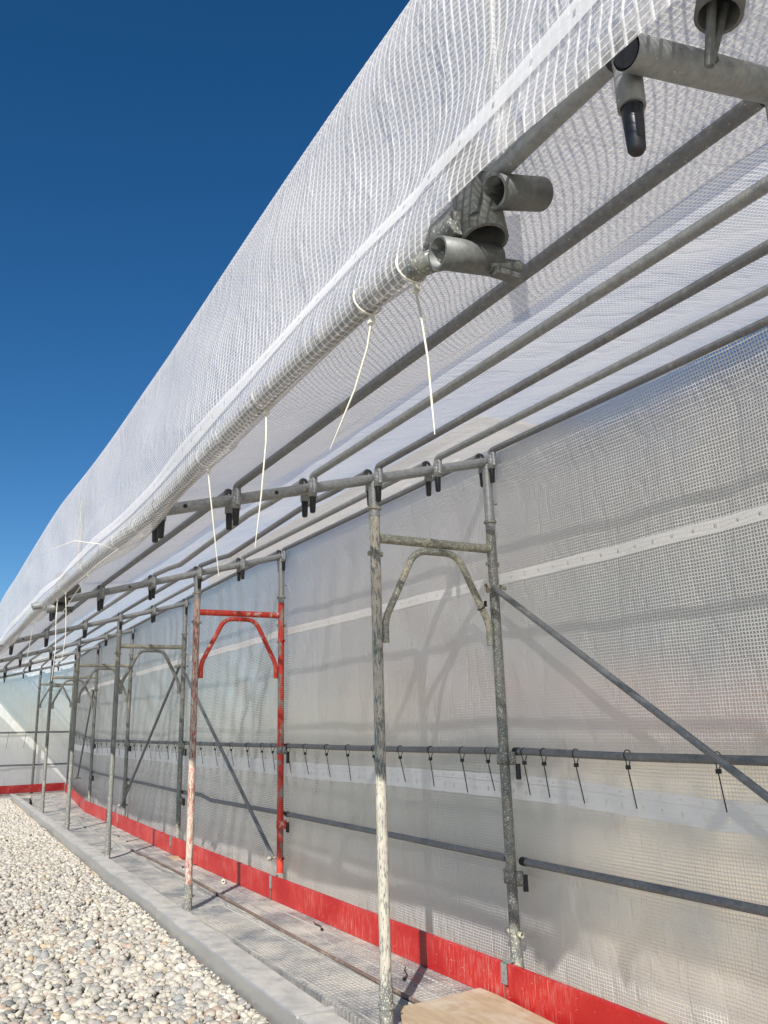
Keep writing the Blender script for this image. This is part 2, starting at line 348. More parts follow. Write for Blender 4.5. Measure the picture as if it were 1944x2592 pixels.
def house(x, y, w, l, top, mat, label, rows, cols):
    b = thing('town_house', label, 'building', (x, y, -9), 'buildings across the street'); h = top + 9
    MB().box((0, 0, 0), (w, l, h)).build('wall', mat, b)
    r = MB(); ov = .5; zr = h + .01
    r.add([(-ov, -ov, zr), (w + ov, -ov, zr), (w + ov, l + ov, zr), (-ov, l + ov, zr), (w / 2, w * .25, zr + 1.9), (w / 2, l - w * .25, zr + 1.9), ], [(0, 1, 4), (1, 2, 5, 4), (2, 3, 5), (3, 0, 4, 5), (0, 3, 2, 1)]).build('roof', tile_m, b)
    for i in range(rows):
        for j in range(cols):
            yy = l * (j + .5) / cols; z_ = 1.2 + i * (h - 1.2) / rows
            f = MB().box((-.07, yy - .62, z_ - .1), (0.02, yy + .62, z_ + 1.65)).build('window', frame_m, b)
            MB().box((-.085, yy - .5, z_), (-.05, yy + .5, z_ + 1.5)).build('pane', glass_m, f)
            for sg in (-1, 1): MB().box((-.12, yy + sg * .88 - .25, z_), (-.04, yy + sg * .88 + .25, z_ + 1.5)).build('shutter', shut_m, f)
wall_dark = mat_plain('dark_grey_render', (0.085, 0.083, 0.08), 0.9, 0, 0.2, 1.5); wall_yel = mat_plain('cream_render', (0.74, 0.62, 0.40), 0.9, 0, 0.12, 1.5)
house(14, -12, 9, 15, -.7, wall_yel, 'low cream shuttered house blurred behind the lower right of the net', 2, 3)
house(15.5, 5, 9, 14, .4, wall_beige, 'low beige house blurred behind the middle of the net', 3, 4)
house(17, 20, 10, 16, 1.5, wall_pink, 'brownish house blurred behind the red frame and beyond', 4, 6)
house(16, 38, 11, 18, 3.0, wall_beige, 'farthest beige house behind the end of the walkway', 4, 6)
house(27, -20, 10, 27, 15, wall_dark, 'tall dark grey block behind the low cream house', 8, 8)
house(29, 9, 10, 28, 17, wall_dark, 'taller dark grey block behind the middle houses', 8, 9)
house(30, 39, 12, 60, 21, wall_grey, 'grey block far behind the end of the walkway', 8, 9)
def tree(x, y, h, label):
    t = thing('broadleaf_tree', label, 'tree', (x, y, -9), 'trees in the street below')
    MB().tube([(0, 0, 0), (.1, .05, h * .35), (.0, .2, h * .7)], .2, 10, radii=[.24, .17, .06]).build('trunk', bark_m, t)
    r = random.Random(int(x * 10)); m = MB()
    for i in range(900):
        a = r.uniform(0, 6.28); rr = r.random() ** .5 * h * .26; zc_ = h * .68 + r.uniform(-1, 1) * h * .27; k = max(.1, 1 - abs(zc_ - h * .68) / (h * .33)); px, py = rr * math.cos(a) * k, rr * math.sin(a) * k
        u = Vector((r.uniform(-1, 1), r.uniform(-1, 1), r.uniform(-1, 1))).normalized() * .17; w = u.cross(Vector((r.uniform(-1, 1), .3, 1))).normalized() * .15; c_ = Vector((px, py, zc_))
        m.add([c_ - u - w, c_ + u - w, c_ + u + w, c_ - u + w], [(0, 1, 2, 3)])
    m.build('crown', leaf_m, t)
tree(12.8, 21, 10, 'leafy tree in front of the brownish house'); tree(12.5, 31, 11, 'leafy tree farther along the street')

# ------------------------------------------------------------------ flat roof, gravel, parapet
def nA(s): return -0.285 + 0.0212 * max(s, -1.5)          # gravel-side edge of the capping
def nB(s): return -0.102 + 0.0166 * max(s, -1.5)          # scaffold-side edge
def gz(x, y): return -0.107 + 0.012 * math.sin(x * 3.1 + y * 0.9) + 0.010 * math.sin(y * 2.3 - x * 1.7)
gb = mat_plain('gravel_bed', (0.33, 0.31, 0.27), 0.95, 0, 0.5, 60, 0.8)
rs = []
ys = np.linspace(-6, 26, 161); m = MB(); nx = 34
for j, y in enumerate(ys):
    xr = nA(y) - 0.012
    for i in range(nx):
        x = xr - (9.0) * (i / (nx - 1)) ** 1.6; m.v.append((x, y, gz(x, y) - 0.012))
for j in range(len(ys) - 1):
    for i in range(nx - 1):
        a = j * nx + i; m.f.append((a + 1, a, a + nx, a + nx + 1)); m.sm.append(True)
tag(m.build('roof_surface', gb), kind='structure')

def ico(sub):
    import bmesh
    b = bmesh.new(); bmesh.ops.create_icosphere(b, subdivisions=sub, radius=1.0); b.verts.ensure_lookup_table()
    v = np.array([q.co[:] for q in b.verts]); f = np.array([[l.index for l in q.verts] for q in b.faces]); b.free(); return v, f
I2 = ico(2); I1 = ico(1)
PAL = np.array((.76, .735, .69)) * 1.0 * np.array([(0.66, 0.62, 0.53), (0.58, 0.54, 0.46), (0.46, 0.45, 0.41), (0.36, 0.365, 0.36), (0.27, 0.29, 0.31), (0.20, 0.215, 0.23), (0.52, 0.38, 0.21), (0.40, 0.29, 0.22), (0.78, 0.76, 0.70), (0.34, 0.33, 0.27), (0.48, 0.36, 0.30)])
PAL = PAL * .75 + .25 * np.array((.40, .385, .35)); PW = np.array([.22, .20, .15, .12, .09, .05, .035, .035, .05, .035, .025]); PW = PW / PW.sum()
def pebbles():
    V = []; F = []; CO = []; base = 0
    def batch(cnt, y0, y1, xl, smin, smax, tmpl, dust, zl=(0, .016), pull=None):
        nonlocal base
        tv, tf = tmpl
        y = RNG.uniform(y0, y1, cnt); t = RNG.random(cnt)
        if pull: t = t ** pull
        xr = np.array([nA(q) for q in y]) - 0.014
        x = xr - 0.008 - t * (xr - xl(y))
        r = smin + (smax - smin) * RNG.random(cnt) ** 1.7
        r = np.minimum(r, np.maximum(xr - x, 0.010))
        z = np.array([gz(a, b) for a, b in zip(x, y)]) + RNG.uniform(*zl, cnt) - r * 0.1
        ax = np.stack([r * RNG.uniform(.85, 1.3, cnt), r * RNG.uniform(.75, 1.1, cnt), r * RNG.uniform(.45, .85, cnt)], 1)
        ph = RNG.uniform(0, 6.283, cnt); ti = RNG.normal(0, .38, cnt); tj = RNG.normal(0, .38, cnt)
        col = PAL[RNG.choice(len(PAL), cnt, p=PW)] * RNG.uniform(.85, 1.15, (cnt, 1))
        dm = np.clip(dust + RNG.normal(0, .15, cnt), 0, .85)[:, None] * np.clip(0.35 + (y[:, None] - .5) / 5 + 0.3 * np.exp(-(xr - x)[:, None] / .25), 0, 1)
        col = col * (1 - dm) + np.array((.50, .465, .40)) * dm
        nv = len(tv)
        q = tv[None] * (1 + RNG.normal(0, .055, (cnt, nv, 1)))
        q = np.sign(q) * np.abs(q) ** .9 * ax[:, None, :]
        c, s_ = np.cos(ti), np.sin(ti); yy = q[..., 1] * c[:, None] - q[..., 2] * s_[:, None]; zz_ = q[..., 1] * s_[:, None] + q[..., 2] * c[:, None]
        c, s_ = np.cos(tj), np.sin(tj); xx = q[..., 0] * c[:, None] + zz_ * s_[:, None]; z2 = -q[..., 0] * s_[:, None] + zz_ * c[:, None]
        c, s_ = np.cos(ph), np.sin(ph); X = xx * c[:, None] - yy * s_[:, None]; Y = xx * s_[:, None] + yy * c[:, None]
        X = X + x[:, None]; Y = Y + y[:, None]; Z = z2 + z[:, None]
        lim = np.array([nA(a) for a in y])[:, None] - 0.0145
        X = np.minimum(X, lim)
        V.append(np.stack([X, Y, Z], -1).reshape(-1, 3)); F.append((tf[None] + (np.arange(cnt) * nv)[:, None, None] + base).reshape(-1, 3)); base += cnt * nv
        CO.append(np.repeat(col, nv, 0))
    left = lambda y: -1.85 + 0.077 * (y + 3.23) - 0.15
    batch(7800, -0.3, 3.0, left, .008, .026, I2, .15)
    batch(1100, -0.3, 3.0, left, .020, .038, I2, .1, (.004, .02))
    batch(700, -0.3, 8.0, left, .008, .018, I2, .5, (.012, .03), 4)
    batch(8500, 3.0, 8.0, left, .010, .032, I1, .3, (0, .02))
    batch(7500, 8.0, 16.5, left, .012, .034, I1, .5, (0, .02))
    batch(3500, -3, 9.0, lambda y: -4.2 + 0 * y, .014, .034, I1, .3, (0, .02))
    V = np.concatenate(V); F = np.concatenate(F); CO = np.concatenate(CO)
    me = bpy.data.meshes.new('gravel_pebbles'); me.vertices.add(len(V)); me.vertices.foreach_set('co', V.astype(np.float32).ravel())
    me.loops.add(F.size); me.loops.foreach_set('vertex_index', F.astype(np.int32).ravel())
    me.polygons.add(len(F)); me.polygons.foreach_set('loop_start', np.arange(0, F.size, 3, dtype=np.int32)); me.polygons.foreach_set('use_smooth', np.ones(len(F), bool))
    me.update(); me.validate()
    ca = me.color_attributes.new('tone', 'FLOAT_COLOR', 'POINT'); ca.data.foreach_set('color', np.concatenate([np.clip(CO, 0, 1), np.ones((len(CO), 1))], 1).astype(np.float32).ravel())
    me.materials.append(MT['pebble']); o = bpy.data.objects.new('gravel', me); C.objects.link(o); print('pebble tris', len(F)); return o
tag(pebbles(), 'rounded cream and grey pebbles covering the flat roof', 'gravel', kind='stuff')

par = thing('roof_parapet', 'low concrete parapet with folded grey metal capping between gravel and walkway', 'parapet', (0, 0, 0))
joints = [-6.0, -3.2, 0.28, 2.75, 5.4, 8.3, 11.4, 15.58]
for a, b in zip(joints[:-1], joints[1:]):
    n_ = 12; m = MB(); a2 = a + .004; b2 = b - .004; prof = []
    for i in range(n_ + 1):
        y = a2 + (b2 - a2) * i / n_; A, B = nA(y), nB(y); wv = 0.0025 * math.sin(y * 5.1) + 0.002 * math.sin(y * 11)
        prof.append([(A - .012, y, -.20), (A - .012, y, -.162), (A, y, -.158), (A + wv, y, -.006 + wv), (A + .006 + wv, y, .001 + wv), ((A + B) / 2, y, -.004 + wv), (B - .006, y, -.012), (B, y, -.018), (B + .002, y, -.075), (B - .010, y, -.08)])
    kk = len(prof[0])
    for r_ in prof: m.v += r_
    for i in range(n_):
        for k_ in range(kk - 1): q = i * kk + k_; m.f.append((q, q + 1, q + kk + 1, q + kk)); m.sm.append(False)
    m.build('capping_sheet', MT['cap'], par)
    if b < 15: m = MB(); m.box((nA(b) - .0025, b - .018, -.155), (nB(b) - .004, b + .018, 0.0055)).build('joint_cover', MT['cap'], par)
m = MB()
for a, b in zip(joints[:-1], joints[1:]): m.beam(((nA(a) + nB(a)) / 2, a, -2.6), ((nA(b) + nB(b)) / 2, b, -2.6), .16, 5.0)
m.build('upstand_wall', wall_beige, par)

# ------------------------------------------------------------------ frames and roof brackets
def post_mats(i):
    return [(MT['grey_post'], MT['grey_post'], MT['cross'], MT['cross']), (MT['cream'], MT['grey_post'], MT['cross'], MT['cross']),
            (MT['pinkpost'], MT['redpost'], MT['redtube'], MT['redtube'])][i] if i < 3 else (MT['grey_post'], MT['grey_post'], MT['cross'], MT['grey_post'])
for i, f in enumerate(FR):
    ml, mr, mc, ma = post_mats(i); g = 'scaffold frames standing along the walkway'
    lab = {0: 'nearest scaffold frame, mostly past the right edge of the photo', 1: 'tall frame with cream flaking inner post and grey outer post', 2: 'frame with red painted posts, red crossbar and red arch',
           3: 'grey frame first behind the red frame', 4: 'grey frame second behind the red frame', 5: 'grey frame third behind the red frame', 6: 'farthest grey frame, standing at the end wall'}[i]
    t = thing('scaffold_frame', lab, 'scaffold frame', f.o, g); L = f.lift; CR = 2.0 + L; JN = 2.10 + L
    q = lambda u, z, v=0.0: P(t, fp(f, u, z, v))
    for u, nm, mm in ((0, 'inner_post', ml), (WID, 'outer_post', mr)):
        zb = -0.9 if u == 0 and i < 6 else -0.9
        pst = MB().tube([q(u, zb), q(u, 0.5), q(u, 1.2), q(u, JN)], .0243, 20).build(nm, mm, t)
        MB().tube([q(u, -.25), q(u, .14)], .0285, 20).build('joint_sleeve', MT['grey_post'], pst)
        m = MB(); m.tube([q(u, .055), q(u, .07)], .034, 16); m.tube([q(u - .05, .062, .0), q(u + .05, .062, .0)], .006, 8); m.build('locking_ring', MT['grey_post'], pst)
        m = MB(); m.tube([q(u - .034, CR - .075), q(u + .034, CR - .075)], .009, 8); m.tube([q(u - .036, CR - .075), q(u - .030, CR - .075)], .0125, 6); m.tube([q(u + .030, CR - .075), q(u + .036, CR - .075)], .0125, 6); m.build('bolt', MT['cross'], pst)
    MB().tube([q(.02, CR), q(WID / 2, CR), q(WID - .02, CR)], .0225, 18).build('crossbar', mc, t)
    zt = CR - .042; zf = 1.62 + L; zb_ = 1.52 + L; x0 = .043; x1 = WID - .043
    pts = [q(x0, zb_)] + arcpts(q(x0, zb_), q(x0, zf), q(.20, zt), .04) + arcpts(q(x0, zf), q(.215, zt), q(WID / 2, zt), .07, 7) + arcpts(q(WID / 2, zt), q(WID - .215, zt), q(x1, zf), .07, 7) + arcpts(q(WID - .2, zt), q(x1, zf), q(x1, zb_), .04) + [q(x1, zb_)]
    MB().tube(pts, .0168, 14).build('arch_brace', ma, t)
    # brace spigots, two heights on the outer post
    for z_ in (1.80 + L, .24):
        m = MB(); m.pipe(q(WID, z_, -.055), q(WID, z_, -.020), .013, .003, 12); m.pipe(q(WID, z_, .020), q(WID, z_, .055), .013, .003, 12); m.build('brace_spigot', MT['redtube'] if i == 2 else MT['cross'], t)
    if i < 6 and i > 0:
        for z_ in (1.023, .50):
            m = MB(); m.pipe(q(WID + .0, z_ - .055), q(WID + .0, z_ - .005), .0285, .004, 18)
            for sg in (-1, 1): m.pipe(q(WID + .012, z_ - .06, sg * .046), q(WID + .012, z_ - .0, sg * .046), .017, .003, 12)
            m.build('rail_cup', MT['redtube'] if (i == 2 and z_ < .9) else MT['grey_post'], t)
    # ---- bracket on top
    br = thing('roof_bracket', 'sloping roof tube with sockets on ' + SH[i], 'roof bracket', f.o, 'sloping roof brackets on top of the frames')
    q = lambda u, z, v=0.0: P(br, fp(f, u, z, v))
    MB().tube([q(f.ue, topz(f, f.ue)), q(0, topz(f, 0)), q(WID + .03, topz(f, WID + .03))], .0243, 20, caps=False).build('sloping_tube', MT['galv'], br)
    m = MB(); m.tube([q(f.ue + .0005, topz(f, f.ue)), q(f.ue + .002, topz(f, f.ue + .002))], .0205, 20); m.build('tube_end', MT['rubber'], br)
    for u in (0, WID):
        zt_ = topz(f, u) - .012
        sl = MB().tube([q(u, JN - .0), q(u, zt_)], .0262 if u == 0 else .0243, 20).build('sleeve', MT['galv'], br)
        m = MB(); m.tube([q(u - .036, JN + .04 , .0), q(u + .036, JN + .043, 0)], .0055, 8); m.tube([q(u, JN + .035), q(u, JN + .047)], .033, 16); m.build('locking_ring', MT['cross'], sl)
        m = MB(); m.tube([q(u + .02, JN + .14, -.01), q(u + .038, JN + .14, -.018)], .009, 8); m.build('pin', MT['galv'], sl)
    for k, u in enumerate(US[i]):
        if i == 0 and k == 1: u += .04
        uu = min(u, WID)
        for sg in (-1, 1):
            if i == 0 and k == 0 and sg < 0: continue
            zz_ = topz(f, uu)
            MB().pipe(q(uu, zz_ - .050, sg * .042), q(uu, zz_ + .026, sg * .042), .0195, .0035, 16).build('socket', MT['galv'], br)
    for u in (-.90, -.5):
        m = MB(); w = q(u, topz(f, u), -.0238); w2 = q(u, topz(f, u), -.026); m.tube([w, w2], .009, 12); m.build('drilled_hole', MT['rubber'], br)

# ------------------------------------------------------------------ roof rails (longitudinal tubes under the net)
ORD = ['leftmost edge', 'second from the left', 'third from the left', 'fourth from the left', 'fifth from the left', 'rightmost, along the top of the side net']
BAY = ['in the nearest bay', 'between cream and red frames', 'just past the red frame', 'two bays past the red frame', 'three bays past the red frame', 'in the farthest bay']
def rail_between(fa, fb, k, label, bend=0.0, near=True):
    ua, ub = US[0][k] + (.04 if (fa is FR[0] and k == 1) else 0), US[0][k]
    ua = min(ua, WID); ub = min(ub, WID)
    za, zb = topz(fa, ua) + .048, topz(fb, ub) + .048
    A = fp(fa, ua, za, .042); B = fp(fb, ub, zb, -.042)
    t = thing('roof_rail', label, 'roof tube', A, 'long roof tubes carrying the net')
    d = (B - A); L = d.length; d.normalize(); q = lambda v: P(t, v)
    mid = []
    if bend:
        mid = [q(A + d * L * .16 + Vector((0, 0, 0))), q(A + d * L * .27 + Vector((0, 0, bend * .2))), q(A + d * L * .75 + Vector((0, 0, -bend * .8))), q(A + d * L * .84 + Vector((0, 0, -bend * .4)))]
    pa = arcpts(A - Vector((0, 0, .1)), A, A + d * .1, .022, 5); pb = arcpts(B - d * .1, B, B - Vector((0, 0, .1)), .022, 5)
    MB().tube([q(v) for v in pa] + mid + [q(v) for v in pb], .0163, 14).build('tube', MT['galv_dark'] if k % 2 else MT['galv'], t)
    for E_, pp, sg in ((A, pa, 1), (B, pb, -1)):
        h = MB(); h.tube([q(pp[0]), q(pp[0] + Vector((0, 0, -.085)))], .0125, 10).build('hook_pin', MT['galv'], t)
        MB().tube([q(E_ + Vector((0, 0, -.100))), q(E_ + Vector((0, 0, -.112))), q(E_ + Vector((0, 0, -.165))), q(E_ + Vector((0, 0, -.17)))], .015, 12, radii=[.0155, .015, .0125, .009]).build('plastic_tip', MT['rubber'], t)
    c_ = MB(); ca = arcpts(A - Vector((0, 0, .1)), A, A + d * .1, .024, 5); c_.tube([q(v) for v in ca], .0185, 12); c_.build('plastic_elbow', MT['rubber'], t)
    return t
for i in range(len(FR) - 1):
    for k in range(6):
        rail_between(FR[i], FR[i + 1], k, ('%s roof tube %s' % (ORD[k], BAY[i])), 0.05 if (i == 1 and k in (2, 3)) else 0.0)
# rails of the bay above the camera reach the nearest frame from this side
fm = Fr(); fm.o = Vector((0, -5.33, 0)); fm.d = Vector((1, 0, 0)); fm.y = Vector((0, 1, 0)); fm.z0 = 2.27; fm.sl = .235; fm.ue = -1.08; fm.lift = 0
for k in range(1, 6):
    rail_between(fm, FR[0], k, '%s roof tube overhead, behind the nearest bracket' % ORD[k])

# ------------------------------------------------------------------ nets
def h1(x, y): return math.sin(x * 1.7 + y * 2.3) * .5 + math.sin(x * 4.1 - y * 3.3 + 1.3) * .3 + math.sin(x * 9.3 + y * 5.9 + .7) * .2
def hn(x, seed=0):
    r = 0
    for a, b, c_ in ((1.3, .5, .9), (2.9, .3, 2.1), (6.1, .2, .3)): r += b * math.sin(x * a + c_ + seed * 1.9)
    return r
def surf(name, rows, mat, uvs, parent=None, label=None, cat=None):
    nr = len(rows); nc = len(rows[0]); me = bpy.data.meshes.new(name)
    vs = [tuple(v) for r_ in rows for v in r_]; fs = []
    for j in range(nr - 1):
        for i in range(nc - 1): a = j * nc + i; fs.append((a, a + 1, a + nc + 1, a + nc))
    me.from_pydata(vs, [], fs); me.polygons.foreach_set('use_smooth', [True] * len(fs))
    uvl = me.uv_layers.new(name='UVMap'); flat = [c for r_ in uvs for c in r_]
    li = np.zeros(len(me.loops), np.int32); me.loops.foreach_get('vertex_index', li)
    uvl.data.foreach_set('uv', np.array(flat, np.float32)[li].ravel())
    me.materials.append(mat); me.update(); o = bpy.data.objects.new(name, me); C.objects.link(o)
    if parent is not None: o.parent = parent
    if label: tag(o, label, cat)
    return o
def outer(s):      # outer post line
    pts = [(fp(f, WID, 0).y, fp(f, WID, 0).x) for f in FR]; pts = [(-6, .672)] + pts
    for a, b in zip(pts[:-1], pts[1:]):
        if a[0] <= s <= b[0]: t = (s - a[0]) / (b[0] - a[0]); return a[1] + (b[1] - a[1]) * t
    return pts[-1][1]
def edge(s):       # position of leftmost roof rail (n, z)
    pts = [(-6, -1.0, 2.10)] + [(fp(f, -1.0, 0).y, fp(f, -1.0, 0).x, topz(f, -1.0) + .058) for f in FR]
    for a, b in zip(pts[:-1], pts[1:]):
        if a[0] <= s <= b[0]: t = (s - a[0]) / (b[0] - a[0]); return a[1] + (b[1] - a[1]) * t, a[2] + (b[2] - a[2]) * t
    return pts[-1][1:]
def roofz(s, u):   # height of rail plane at s, u
    pts = [(-6, 2.27, .235)] + [(f.o.y, f.z0, f.sl) for f in FR]
    for a, b in zip(pts[:-1], pts[1:]):
        if a[0] <= s <= b[0]: t = (s - a[0]) / (b[0] - a[0]); return (a[1] + (b[1] - a[1]) * t) + (a[2] + (b[2] - a[2]) * t) * u + .048
    return pts[-1][1] + pts[-1][2] * u + .048
def tens(s):       # 0 at frames, 1 mid bay
    yy = [f.o.y for f in FR]; yy = [-5.33] + yy
    for a, b in zip(yy[:-1], yy[1:]):
        if a <= s <= b: return math.sin(math.pi * (s - a) / (b - a))
    return 0
def wallpt(s, z):
    fold = 0.007 * h1(s * 2.6 + z * .7, z * .6) + .004 * math.sin(s * 17 + z * 5 + 2 * math.sin(s * 3)) * (0.3 + .7 * abs(math.sin(s * 1.3)))
    # creases fanning from the tie points
    crease = 0.009 * math.sin((s * .8 - z * 1.6) * 9) * max(0, math.sin(s * 1.9 + .6)) * math.exp(-((z - 1.6) / .5) ** 2)
    low = .007 * math.sin(s * 31 + math.sin(s * 5)) * math.exp(-((z - .86) / .10) ** 2)
    n = outer(s) + .075 + .03 * tens(s) * math.sin(math.pi * min(1, max(0, z / 2.5))) + fold + crease + low
    if z > 2.30: t = (z - 2.30) / .26; n = n * (1 - t) + (outer(s) + .02) * t
    return Vector((n, s, z))
ss = np.concatenate([np.arange(-5.6, 4.0, .022), np.arange(4.0, 15.56, .04)])
ztopw = lambda s: roofz(s, WID) + .022
def zl(t, s): return -1.2 + (ztopw(s) + 1.2) * t
ts = np.linspace(0, 1, 84)
rows = [[wallpt(s, zl(t, s)) for s in ss] for t in ts]; uvs = [[(s, zl(t, s)) for s in ss] for t in ts]
wn_ = surf('side_net', rows, MT['net_wall'], uvs, None, 'tall white reinforced net hung as a wall along the right of the walkway', 'net')
def strip(parent, f_z, half, name, off, wavy=0.0, st=.03, s0=-5.5, s1=15.5):
    sl_ = list(np.arange(s0, s1, st)); rows = []; uv_ = []
    for t in (-1, -.33, .33, 1):
        rr = []
        for s in sl_:
            z = f_z(s) + t * half; p = wallpt(s, z); rr.append(Vector((p.x - off, p.y, p.z)))
        rows.append(rr); uv_.append([(s, .5 + t * .5) for s in sl_])
    surf(name, rows, MT['band'], uv_, parent)
strip(wn_, lambda s: 1.855 + .004 * math.sin(s * 1.1) + (.03 * min(1, max(0, s / 3))), .026, 'upper_hem_band', .005)
strip(wn_, lambda s: .838 + .004 * math.sin(s * 2.1) - .05 * max(0, min(1, (-s - .3) / 1.2)), .036, 'lower_hem_band', .005)
strip(wn_, lambda s: .892 + .004 * math.sin(s * 2.1 + .4) - .05 * max(0, min(1, (-s - .3) / 1.2)) , .016, 'lower_net_overlap', .009)

# roof net
us_ = np.concatenate([np.linspace(-1.03, .70, 70)]); rows = []; uvs = []
ss2 = np.concatenate([np.arange(-5.6, 3.0, .04), np.arange(3.0, 15.6, .07)])
def offs(s): # plan offset of the frames' origin
    pts = [(-6, 0)] + [(f.o.y, f.o.x) for f in FR]
    for a, b in zip(pts[:-1], pts[1:]):
        if a[0] <= s <= b[0]: return a[1] + (b[1] - a[1]) * (s - a[0]) / (b[0] - a[0])
    return pts[-1][1]
knots = US[0]
for u in us_:
    rr = []; uv_ = []
    for s in ss2:
        j = max([a for a in range(5) if knots[a] <= max(u, -1.0)] or [0]); a, b = knots[j], knots[min(j + 1, 5)]; t = (u - a) / (b - a) if b > a else 0
        sag = .012 * math.sin(math.pi * min(1, max(0, t))) * (0.4 + .6 * math.sin(s * 1.3 + u * 3) ** 2)
        z = roofz(s, u) + .0195 - sag + .005 * (1 + hn(s * 2.2 + u * 4)) * math.sin(math.pi * min(1, max(0, t))) + .0035 * max(0, math.sin(s * 12 + 5 * u + math.sin(s * 2.2)))
        yo = u * (-.25 * max(0, min(1, (s - 8) / 3)) * max(0, min(1, (14.5 - s) / 3)))
        rr.append(Vector((offs(s) + u, s + yo, z))); uv_.append((s, u))
    rows.append(rr); uvs.append(uv_)
rn = surf('roof_net', rows, MT['net_roof'], uvs, None, 'white reinforced net stretched over the roof tubes', 'net')

# upstand net: fold over the top, hang down on the gravel side and wrap round the edge tube
def zt_up(s):
    return 2.715 + .008 * math.sin(s * 1.2 + .3) + .004 * math.sin(s * 2.9) - (0.0 if s < 1 else 0) + .03 * max(0, min(1, (s - 1) / 5))
E0 = (-2.13, 2.42)     # wrapped edge tube from fitting to fitting
EZ = [(-6, 2.03), (-2.35, 2.03), (-2.15, 1.995), (-1.9, 2.022), (-1.3, 2.032), (-.78, 2.012), (-.07, 1.978), (.65, 1.998), (1.6, 2.018), (3, 2.02), (16, 2.02)]
HZ = [(-6, 2.14), (-1.6, 2.143), (-1.35, 2.12), (-.8, 2.074), (-.17, 2.056), (.13, 2.054), (1.05, 2.082), (2.4, 2.09), (3, 2.09), (16, 2.09)]
def lerpt(T, s):
    for a, b in zip(T[:-1], T[1:]):
        if a[0] <= s <= b[0]: return a[1] + (b[1] - a[1]) * (s - a[0]) / (b[0] - a[0])
    return T[-1][1]
def etube(s):
    n, z = edge(s); dz = (z - 2.08) if s > 3 else 0
    return n - .045, lerpt(EZ, s) + dz
def upprof(s):
    n, z = edge(s); zt = zt_up(s); en, ez = etube(s); pts = []
    # back slope lying against the roof net
    ub = -.42
    back = Vector((offs(s) + ub, 0, roofz(s, ub) + .04))
    topn = n + .02 + .012 * math.sin(s * 1.4)
    for t in np.linspace(0, 1, 12): pts.append(Vector((back.x + (topn + .02 - back.x) * t, s, back.z + (zt - .012 - back.z) * t - .04 * math.sin(math.pi * t) + .01 * h1(s * 1.2, t * 3))))
    pts.append(Vector((topn + .008, s, zt))); pts.append(Vector((topn - .006, s, zt - .006)))
    low = Vector((en - .030, 0, max(ez + .02, 2.045 if s < -2.1 else 0)))
    N_ = 26
    for i in range(1, N_ + 1):
        t = i / N_; z_ = (zt - .01) + (low.z - (zt - .01)) * t; nn = topn - .008 + (low.x - topn + .008) * t
        w = math.sin(math.pi * t) ** .8
        nn += w * (.016 * h1(s * .9 + 1.2, t * 2.0) + .024 * math.sin(s * 1.45 - t * 3.2 + .9) + .005 * math.sin(s * 7.1 + t * 5) )
        nn += .016 * math.exp(-((t - .78 + .06 * math.sin(s * 2.1)) / .10) ** 2) * math.sin(s * 3.4 + 1)
        pts.append(Vector((nn, s, z_)))
    wrap = max(0.0, min(1.0, (s + 2.16) / .12))
    if s < -2.16:
        for i in range(7): pts.append(Vector((en - .030, s, low.z - (low.z - 2.026 + .028 * max(0, min(1, (-s - 2.35) / .3))) * (i + 1) / 7)))
    else:
        R_ = .0275 + .006 * (1 + math.sin(s * 4.3)) + (.012 * (1 + math.sin(s * 2.6)) if s > -1 else 0)
        for i in range(7):
            a = math.pi * (1.0 + (i / 6) * 1.15 * wrap); pts.append(Vector((en + R_ * math.cos(a), s, ez + R_ * math.sin(a) * 1.05)))
    return pts
ssu = np.concatenate([np.arange(-5.6, 3.2, .03), np.arange(3.2, 15.6, .08)])
cols = [upprof(s) for s in ssu]; npr = len(cols[0]); rows = [[c_[i] for c_ in cols] for i in range(npr)]; uvs = [[None] * len(ssu) for _ in range(npr)]
for j, c_ in enumerate(cols):
    a = 0.0; uvs[0][j] = (ssu[j], 0.0)
    for i in range(1, npr): a += (c_[i] - c_[i - 1]).length; uvs[i][j] = (ssu[j], a)
un = surf('upstand_net', rows, MT['net_up'], uvs, None, 'sunlit white net folded over the roof edge against the blue sky', 'net')
# woven hem of the upstand net
HB = 14 + 22
rows = []; uv_ = []
def hempt(s, t):
    c_ = upprof(s); z = lerpt(HZ, s) + ((edge(s)[1] - 2.08) if s > 3 else 0) - t * .024
    for i in range(14, len(c_) - 1):
        if c_[i].z >= z >= c_[i + 1].z:
            f_ = (c_[i].z - z) / max(1e-6, c_[i].z - c_[i + 1].z); p = c_[i] * (1 - f_) + c_[i + 1] * f_; break
    return Vector((p.x - .006, p.y, p.z))
shem = list(np.arange(-5.5, 15.4, .04))
for t in (-1, -.33, .33, 1): rows.append([hempt(s, t) for s in shem]); uv_.append([(s, .5 + .5 * t) for s in shem])
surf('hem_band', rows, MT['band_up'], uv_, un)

# edge tubes wrapped by the net
def edge_tube(s0, s1, label):
    pts = [Vector((etube(s)[0], s, etube(s)[1])) for s in np.linspace(s0, s1, 8)]
    t = thing('edge_tube', label, 'edge tube', pts[0], 'edge tubes wrapped in the net hem'); MB().tube([P(t, p) for p in pts], .0225, 16).build('tube', MT['grey_post'], t); return t
edge_tube(-2.22, 2.36, 'edge tube wrapped in net between the two cast fittings'); edge_tube(2.62, 8.2, 'edge tube wrapped in net beyond the second cast fitting, at left'); edge_tube(8.3, 15.3, 'farthest wrapped edge tube at the left edge')

